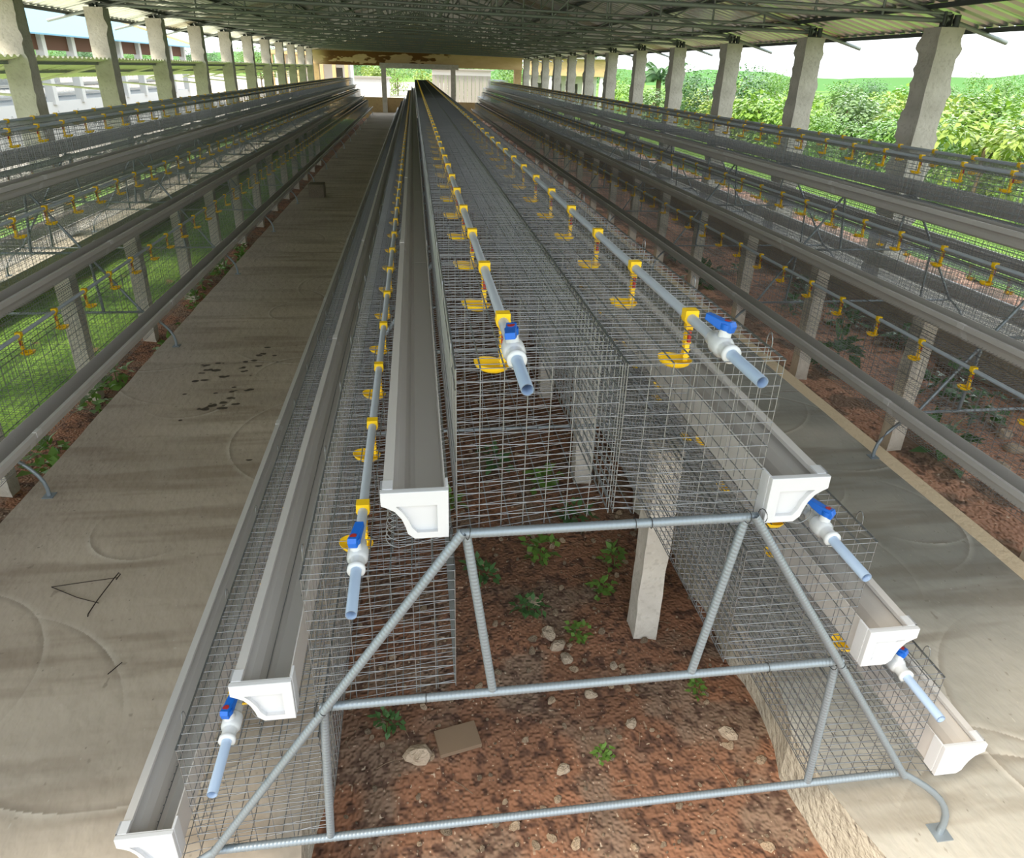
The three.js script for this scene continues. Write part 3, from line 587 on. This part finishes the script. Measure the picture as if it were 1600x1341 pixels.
{ // right side greenery
  let k = 0, bank = -1, ft = 0;
  for (const [x0, x1, n, sc] of [[12.5, 14.5, 18, 0.9], [15, 17.5, 17, 0.94], [18, 21.5, 15, 0.99], [22, 28, 14, 1.06]]) for (let i = (bank++, 0); i < n; i++, k++) {
    const z = -2 - 40 * (i + 0.5 + rr(-0.3, 0.3)) / n, mi = [0, 1, 3, 0, 1, 0, 4][Math.floor(rnd() * 7)];
    plant('shrub', SH[Math.floor(rnd() * 4)], M.leaf[mi], `${ORD2[i]} shrub from the near end, ${['front', 'second', 'third', 'rearmost'][bank]} bank outside the right side`, 'shrub', 'shrubs outside the right side', [rr(x0, x1), -0.55, z], sc * rr(0.85, 1.1), rnd() * 6);
  }
  plant('tree', TR[0], M.leaf[2], 'dense dark green rounded tree standing between the right columns', 'tree', null, [13.2, -0.8, -31], [0.85, 0.84, 0.85], 0.4);
  for (const [x, z, s] of [[33, -20, 0.8], [38, -26, 0.9], [30, -30, 0.78], [35, -40, 0.85], [24, -48, 0.8], [30, -58, 0.85]]) plant('tree', TR[1], M.leaf[1], `${ORD2[ft++]} nearest green tree in the field beyond the right shrubs`, 'tree', 'trees in the right field', [x, -0.9, z], s, rnd() * 6);
  for (let i = 0; i < 18; i++) { const a = -0.2 + i * 0.105, d = rr(70, 110); plant('tree', TR[i % 2], M.leaf[1 + i % 2], `${ORD2[i]} distant tree from the left on the right skyline`, 'tree', 'distant trees on the right skyline', [Math.sin(a + 0.2) * d + 6, -2.2, -Math.cos(a + 0.2) * d], [1.1, rr(0.95, 1.25), 1.1], i); }
  { // palm
    const t = thing('palm_tree', 'oil palm with drooping fronds behind the right columns', 'palm', null, [14.9, -0.8, -44]);
    part('trunk', new GB().wire([[0, 0, 0], [0.05, 1.5, 0], [0, 3.0, 0]], 0.16, 8).geo(), M.bark, t);
    for (let i = 0; i < 16; i++) {
      const a = i * 2.4, el = 0.15 + (i % 4) * 0.35, P = [], N = [], U = [], I = [], b = new GB(), pts = [];
      for (let q = 0; q <= 8; q++) { const s = q / 8 * 2.0, y = 3.0 + Math.sin(el) * s * 1.1 - 0.28 * s * s; pts.push([Math.cos(a) * s * 0.9, y, Math.sin(a) * s * 0.9]); }
      for (let q = 2; q < 26; q++) { const s = q / 26 * 8, j = Math.min(7, Math.floor(s)), f = s - j, A = pts[j], B = pts[j + 1], c = new THREE.Vector3(A[0] + (B[0] - A[0]) * f, A[1] + (B[1] - A[1]) * f, A[2] + (B[2] - A[2]) * f); for (const w of [-1, 1]) leafQuad(P, N, U, I, c, new THREE.Vector3(-Math.sin(a) * w + Math.cos(a) * 0.5, -0.7, Math.cos(a) * w + Math.sin(a) * 0.5).normalize(), new THREE.Vector3(0, 1, 0.1), 0.5, 0.07); }
      const g = new THREE.BufferGeometry(); g.setAttribute('position', new THREE.Float32BufferAttribute(P, 3)); g.setAttribute('normal', new THREE.Float32BufferAttribute(N, 3)); g.setAttribute('uv', new THREE.Float32BufferAttribute(U, 2)); g.setIndex(I);
      part('frond', b.wire(pts, 0.02, 4).add(g).geo(), M.leaf[2], t);
    }
  }
  // far end and left greenery
  for (let i = 0; i < 7; i++) plant('shrub', SH[i % 4], M.leaf[[0, 3][i % 2]], `${ORD2[i]} bright green bush from the left behind the far end wall`, 'shrub', 'bushes behind the far end', [-8 + i * 2.9 + rr(-0.3, 0.3), -0.6, -72 - (i % 3) * 4], 1.2, i);
  for (let i = 0; i < 6; i++) plant('tree', TR[i % 2], M.leaf[1 + i % 2], `${ORD2[i]} tall tree from the left behind the far end wall`, 'tree', 'trees behind the far end', [-18 + i * 7.6, -0.8, -94 + rr(-6, 6)], [1.4, 1.2, 1.4], i);
  for (let i = 0; i < 7; i++) plant('tree', TR[i % 2], M.leaf[1 + i % 2], `${ORD2[i]} distant tree from the left behind the blue roofed house`, 'tree', 'distant trees on the left', [-60 + i * 8.4, -1, -125 + rr(-6, 6)], [1.3, 1.15, 1.3], i);
}
{ // far hills
  const P = [], I = [], n = 90; for (let k = 0; k <= n; k++) { const a = -1.0 + 2.4 * k / n, r = 420, x = Math.sin(a) * r, z = -Math.cos(a) * r, h = 0.5 + 9 * fbm(k * 0.3 + 3, 4, 4, 200, 200); P.push(x, -8, z, x * 1.06, h, z * 1.06, x * 1.2, h * 0.6, z * 1.2); if (k) { const q = k * 3; for (const j of [0, 1]) I.push(q - 3 + j, q - 2 + j, q + j, q + j, q - 2 + j, q + 1 + j); } }
  const g = new THREE.BufferGeometry(); g.setAttribute('position', new THREE.Float32BufferAttribute(P, 3)); g.setIndex(I); g.setAttribute('uv', new THREE.Float32BufferAttribute(Array.from({ length: P.length / 3 * 2 }, (_, k) => k % 2 ? (k >> 1) % 3 / 3 : Math.floor((k >> 1) / 3) / n), 2)); g.computeVertexNormals(); struct('hills', g, M.hill, 'low green hills on the horizon', 'hills');
  struct('ground_plain', new THREE.CylinderGeometry(600, 600, 0.2, 48).translate(0, -3, 0), M.grass, 'wide green plain reaching to the horizon', 'plain');
}
{ // neighbouring blue-roofed poultry house on the left
  const t = thing('poultry_house', 'neighbouring poultry house with pale blue roof and white columns', 'building', null, [-16, 0.6, -30]);
  const z0 = 12, z1 = -22;
  part('plinth', new GB().box(-9, 0.4, -0.9, 0.02, z1, z0).geo(), M.white, t);
  const roof = new GB(); const P = []; 
  { const g = new THREE.BufferGeometry(), y0 = 2.6, y1 = 4.9; g.setAttribute('position', new THREE.Float32BufferAttribute([1.1, y0, z0, 1.1, y0, z1 - 0.9, -7, y1, z0, -7, y1, z1 - 0.9, 1.1, y0 - 0.06, z0, 1.1, y0 - 0.06, z1 - 0.9, -7, y1 - 0.06, z0, -7, y1 - 0.06, z1 - 0.9], 3)); g.setIndex([0, 1, 2, 1, 3, 2, 4, 6, 5, 5, 6, 7, 0, 4, 1, 1, 4, 5, 1, 5, 3, 3, 5, 7]); g.computeVertexNormals(); part('roof', toCreasedNormals(g, 0.4), M.blueRoof, t); }
  part('gable_board', new GB().wire([[1.1, 2.62, z1 - 0.95], [-7, 4.95, z1 - 0.95]], 0.14, 4).geo(), M.beige, t);
  part('fascia', new GB().box(0.2, 0.32, 2.0, 2.62, z1, z0).geo(), M.brown, t);
  part('back_wall', new GB().box(-8, -7.8, 0, 1.0, z1, z0).geo(), M.white, t);
  const cg = new GB().box(-0.16, 0.16, -0.1, 2.6, -0.16, 0.16).geo();
  for (let k = 0; k < 13; k++) { const m = part('column', cg, M.white, t); m.position.set(0.35, 0, z0 - 0.6 - k * 2.75); }
  for (const y of [0.15, 0.58, 1.01]) {
    for (let k = 0; k < 14; k++) part('cage', farMerged[1], M.wire, t).position.set(-0.95, y, z0 - 0.2 - k * UL);
    const f = part('feed_trough', TG[1].sec, M.white, t); f.position.set(-0.56, y + 0.1, z0 - 0.2); f.scale.z = 14;
  }
}
// a wall with real window holes, 0.2 m thick
function holedWall(x0, x1, y0, y1, z, holes) {
  const sh = new THREE.Shape(); sh.moveTo(x0, y0); sh.lineTo(x1, y0); sh.lineTo(x1, y1); sh.lineTo(x0, y1); sh.closePath();
  for (const [a, b, c, d] of holes) { const h = new THREE.Path(); h.moveTo(a, c); h.lineTo(a, d); h.lineTo(b, d); h.lineTo(b, c); h.closePath(); sh.holes.push(h); }
  const g = new THREE.ExtrudeGeometry(sh, { depth: 0.2, bevelEnabled: false }); g.translate(0, 0, z); return g;
}
{ // beige house beyond the right side
  const t = thing('beige_house', 'beige house with columned porch beyond the far right columns', 'building', null, [12.5, -0.4, -58]);
  part('fascia', new GB().box(-3.6, 2.6, 2.5, 3.75, -4, 0).geo(), M.beige, t); part('roof', new GB().box(-4, 3, 3.75, 3.85, -5, 0.4).geo(), M.zinc, t);
  part('wall', holedWall(-3.4, 2.4, 0, 2.5, -2.2, [0, 1, 2, 3].map((k) => [-2.7 + k * 1.4, -2.0 + k * 1.4, 0.7, 1.9])), M.white, t); part('wall', new GB().box(-3.4, 2.4, 0, 2.5, -5, -4.8).box(-3.4, -3.2, 0, 2.5, -4.8, -2.2).box(2.2, 2.4, 0, 2.5, -4.8, -2.2).box(-3.4, 2.4, 2.5, 2.6, -5, -2.2).geo(), M.white, t);
  for (let k = 0; k < 5; k++) part('column', new GB().box(-3.4 + k * 1.4, -3.1 + k * 1.4, 0, 2.5, -0.4, -0.1).geo(), M.white, t);
  const s = thing('zinc_shed', 'pale corrugated zinc shed seen through the far doorway', 'shed', null, [3.0, -0.4, -52]);
  for (let k = 0; k < 15; k++) part('zinc_sheet', new GB().box(-2.1 + k * 0.28, -1.84 + k * 0.28, 0, 2.35, -0.03 + (k % 2) * 0.04, 0.0 + (k % 2) * 0.04).geo(), M.zinc, s);
  part('roof', new GB().box(-2.3, 2.3, 2.7, 2.78, -3, 0.4).geo(), M.zinc, s); part('fascia', new GB().box(-2.1, 2.1, 2.35, 2.7, -0.05, 0.03).geo(), M.white, s);
  const w = thing('unfinished_house', 'unfinished pale house with bare columns behind the far left corner', 'building', null, [-6.5, -0.4, -56]);
  part('wall', holedWall(-4.5, 1.2, 0, 3.4, -3, [0, 1, 2].map((k) => [-3.2 + k * 1.5, -2.4 + k * 1.5, 1.0, 2.6])), M.white, w); part('wall', new GB().box(-4.5, 1.2, 0, 3.4, -6, -5.8).box(-4.5, -4.3, 0, 3.4, -5.8, -3).box(1.0, 1.2, 0, 3.4, -5.8, -3).box(-4.5, 1.2, 3.4, 3.55, -6, -3).geo(), M.white, w); for (let k = 0; k < 7; k++) part('column', new GB().box(-4.4 + k * 0.9, -4.15 + k * 0.9, 0, 3.4, -0.2, 0.05).geo(), M.beige, w); part('beam', new GB().box(-4.5, 1.3, 3.4, 3.7, -3, 0.1).geo(), M.beige, w);
  const b = thing('block_hut', 'small white hut with a flat roof behind the far end', 'hut', null, [-4.2, -0.4, -66]); part('wall', new GB().box(-1.4, 1.6, 0, 1.8, -2, 0).geo(), M.white, b); part('roof', new GB().box(-1.6, 1.8, 1.8, 1.95, -2.2, 0.2).geo(), M.zinc, b);
}

// ================================================================ SMALL THINGS
{
  const sg = [0, 1, 2].map((k) => { const g = new THREE.IcosahedronGeometry(1, 1), p = g.attributes.position; for (let i = 0; i < p.count; i++) { const x = p.getX(i), y = p.getY(i), z = p.getZ(i), f = 0.7 + 0.6 * vn(x * 2 + 20 + k * 9, y * 2 + z * 3 + 40); p.setXYZ(i, x * f, y * f * 0.6, z * f * 0.75); } g.computeVertexNormals(); return g; });
  const gy = (x, z) => -0.28 + (fbm(x * 2 + 50, z * 2 + 90, 4, 200, 200) - 0.5) * 0.09;
  const big = [[-0.50, -0.66, 0.055], [0.17, -1.28, 0.045], [0.2, -1.2, 0.04], [0.23, -1.12, 0.035], [0.1, -0.55, 0.03], [0.85, -0.62, 0.04], [0.44, -0.72, 0.028], [0.13, -1.5, 0.04], [0.45, -1.05, 0.025], [0.3, -0.9, 0.03]];
  big.slice(1).sort((a, b) => b[1] - a[1]).forEach((b, k) => { b[3] = k; });
  big.forEach(([x, z, r, n], k) => { const m = single('stone', sg[k % 3], M.stone, k ? `${ORD2[n]} nearest of the fist-sized pale stones on the centre pit soil` : 'large angular pale stone at the lower left of the red soil pit', 'stone', k ? 'pale stones on the soil' : null, [x, gy(x, z) + r * 0.2, z]); m.scale.setScalar(r); m.rotation.y = k * 1.7; });
  const im = new THREE.InstancedMesh(sg[1], M.stone, 2200); const q = new THREE.Object3D(), col = new THREE.Color();
  for (let k = 0; k < 2200; k++) { const x = rr(-0.85, 1.0), z = 1.0 - Math.pow(rnd(), 1.3) * 9, r = 0.004 + Math.pow(rnd(), 4) * 0.02; q.position.set(x, gy(x, z) + r * 0.2, z); q.scale.setScalar(r); q.rotation.set(rnd(), rnd() * 6, rnd()); q.updateMatrix(); im.setMatrixAt(k, q.matrix); const c = rr(0.45, 1); im.setColorAt(k, col.setRGB(c, c * 0.93, c * 0.84)); }
  im.name = 'gravel'; im.castShadow = im.receiveShadow = true; scene.add(im); tag(im, 'small pale pebbles scattered over the red soil pit', 'gravel', null, 'stuff');
  // twigs and straw
  const st = new GB(); for (let k = 0; k < 90; k++) { const x = rr(-0.8, 0.95), z = rr(-4, 0.9), a = rnd() * 6.28, l = rr(0.03, 0.11), y = gy(x, z) + 0.006; st.wire([[x, y, z], [x + Math.cos(a) * l * 0.5, y + 0.006, z + Math.sin(a) * l * 0.5], [x + Math.cos(a) * l, y, z + Math.sin(a) * l]], 0.0016, 4); }
  tag(single('straw', st.geo(), M.wood, 'dry straw and twigs lying on the red soil', 'straw'), null, null, null, 'stuff');
  // weeds
  const wg = [0, 1, 2].map((k) => foliage(46, clumpSet(4, 0.05, 0.03, 0.09, 0.04, 0.07), 0.06, 0.0)), stem = new GB().wire([[0, -0.02, 0], [0, 0.08, 0]], 0.003, 5).geo();
  const weeds = [[0.5, -1.54, 0.75], [0.225, -1.84, 1.1], [0.65, -1.77, 0.85], [0.32, -1.23, 0.65], [0.09, -1.44, 0.8], [0.8, -0.85, 0.5], [-0.63, -0.8, 0.6], [0.27, -0.59, 0.45], [0.35, -2.6, 1.3], [0.05, -2.9, 1.2], [-0.3, -2.4, 1.1], [0.75, -1.5, 0.8], [0.5, -2.2, 1.2], [-0.15, -1.7, 0.9], [-0.75, 0.1, 1.0]];
  const wl = ['small green weed on the red soil beside the stone cluster'];
  weeds.sort((a, b) => b[1] - a[1]).forEach(([x, z, s], k) => { const t = thing('weed', `${ORD2[k]} nearest green weed growing in the red soil of the centre pit`, 'weed', 'weeds in the centre pit', [x, gy(x, z), z], k); t.scale.setScalar(s); tag(part('leaves', wg[k % 3], M.leaf[k % 3 === 2 ? 2 : 1], t), null, null, null, 'stuff'); part('stem', stem, M.leaf[1], t); });
  for (let k = 0; k < 14; k++) { const x = rr(-3.35, -2.85), z = -1.5 - k * 0.6 - rr(0, 0.3); const t = thing('weed', `${ORD2[k]} nearest leafy weed beside the left walkway under the bottom tier`, 'weed', 'weeds along the left walkway', [x, -0.34, z], k); t.scale.setScalar(rr(1.2, 2)); tag(part('leaves', wg[k % 3], M.leaf[1], t), null, null, null, 'stuff'); part('stem', stem, M.leaf[1], t); }
  // litter heap and rocks under the right row
  for (let k = 0; k < 26; k++) { const x = rr(3.5, 5.0), z = -0.8 - k * 0.24, r = rr(0.03, 0.09); const m = single('stone', sg[k % 3], M.stone, `${ORD2[k]} nearest grey stone in the litter under the right cage row`, 'stone', 'stones under the right row', [x, -0.36, z]); m.scale.setScalar(r); m.rotation.y = k; }
  for (let k = 0; k < 14; k++) { const x = rr(3.3, 5.0), z = -1 - k * 0.6; const t = thing('weed', `${ORD2[k]} nearest dull green weed in the litter under the right cage row`, 'weed', 'weeds under the right row', [x, -0.38, z], k); t.scale.setScalar(rr(1.5, 3)); tag(part('leaves', wg[k % 3], M.leaf[2], t), null, null, null, 'stuff'); part('stem', stem, M.leaf[2], t); }
  // concrete block on the left walkway
  single('concrete_block', boxUV(new RoundedBoxGeometry(0.29, 0.26, 0.3, 2, 0.012)), M.block, 'grey concrete block on the left walkway beside the left row', 'block', null, [-2.36, 0.13, -12.75]);
  // bent wire lying on the walkway
  const hk = new GB().wire([[-2.255, 0.004, -1.56], [-2.1, 0.005, -1.47], [-1.985, 0.006, -1.42]], 0.002, 5).wire([[-2.255, 0.004, -1.56], [-2.1, 0.01, -1.575], [-1.955, 0.02, -1.58]], 0.002, 5)
    .wire([[-2.0, 0.004, -1.335], [-2.004, 0.006, -1.35], [-1.99, 0.02, -1.42], [-1.955, 0.045, -1.55], [-1.945, 0.05, -1.58], [-1.935, 0.048, -1.57], [-1.945, 0.04, -1.54]], 0.0026, 6).geo();
  single('bent_wire', hk, M.rust, 'dark bent wire hook lying on the left walkway', 'wire');
  single('nail', new GB().rod([-1.78, 0.003, -0.98], [-1.745, 0.003, -1.04], 0.002, 6).geo(), M.rust, 'rusty nail lying on the left walkway', 'nail');
  single('board_piece', boxUV(new GB().box(-0.09, 0.09, 0, 0.02, -0.06, 0.06).geo()), M.wood, 'weathered board piece lying on the red soil', 'board', null, [-0.33, gy(-0.33, -0.72) + 0.005, -0.72]).rotation.y = 0.2;
}
renderer.render(scene, camera);
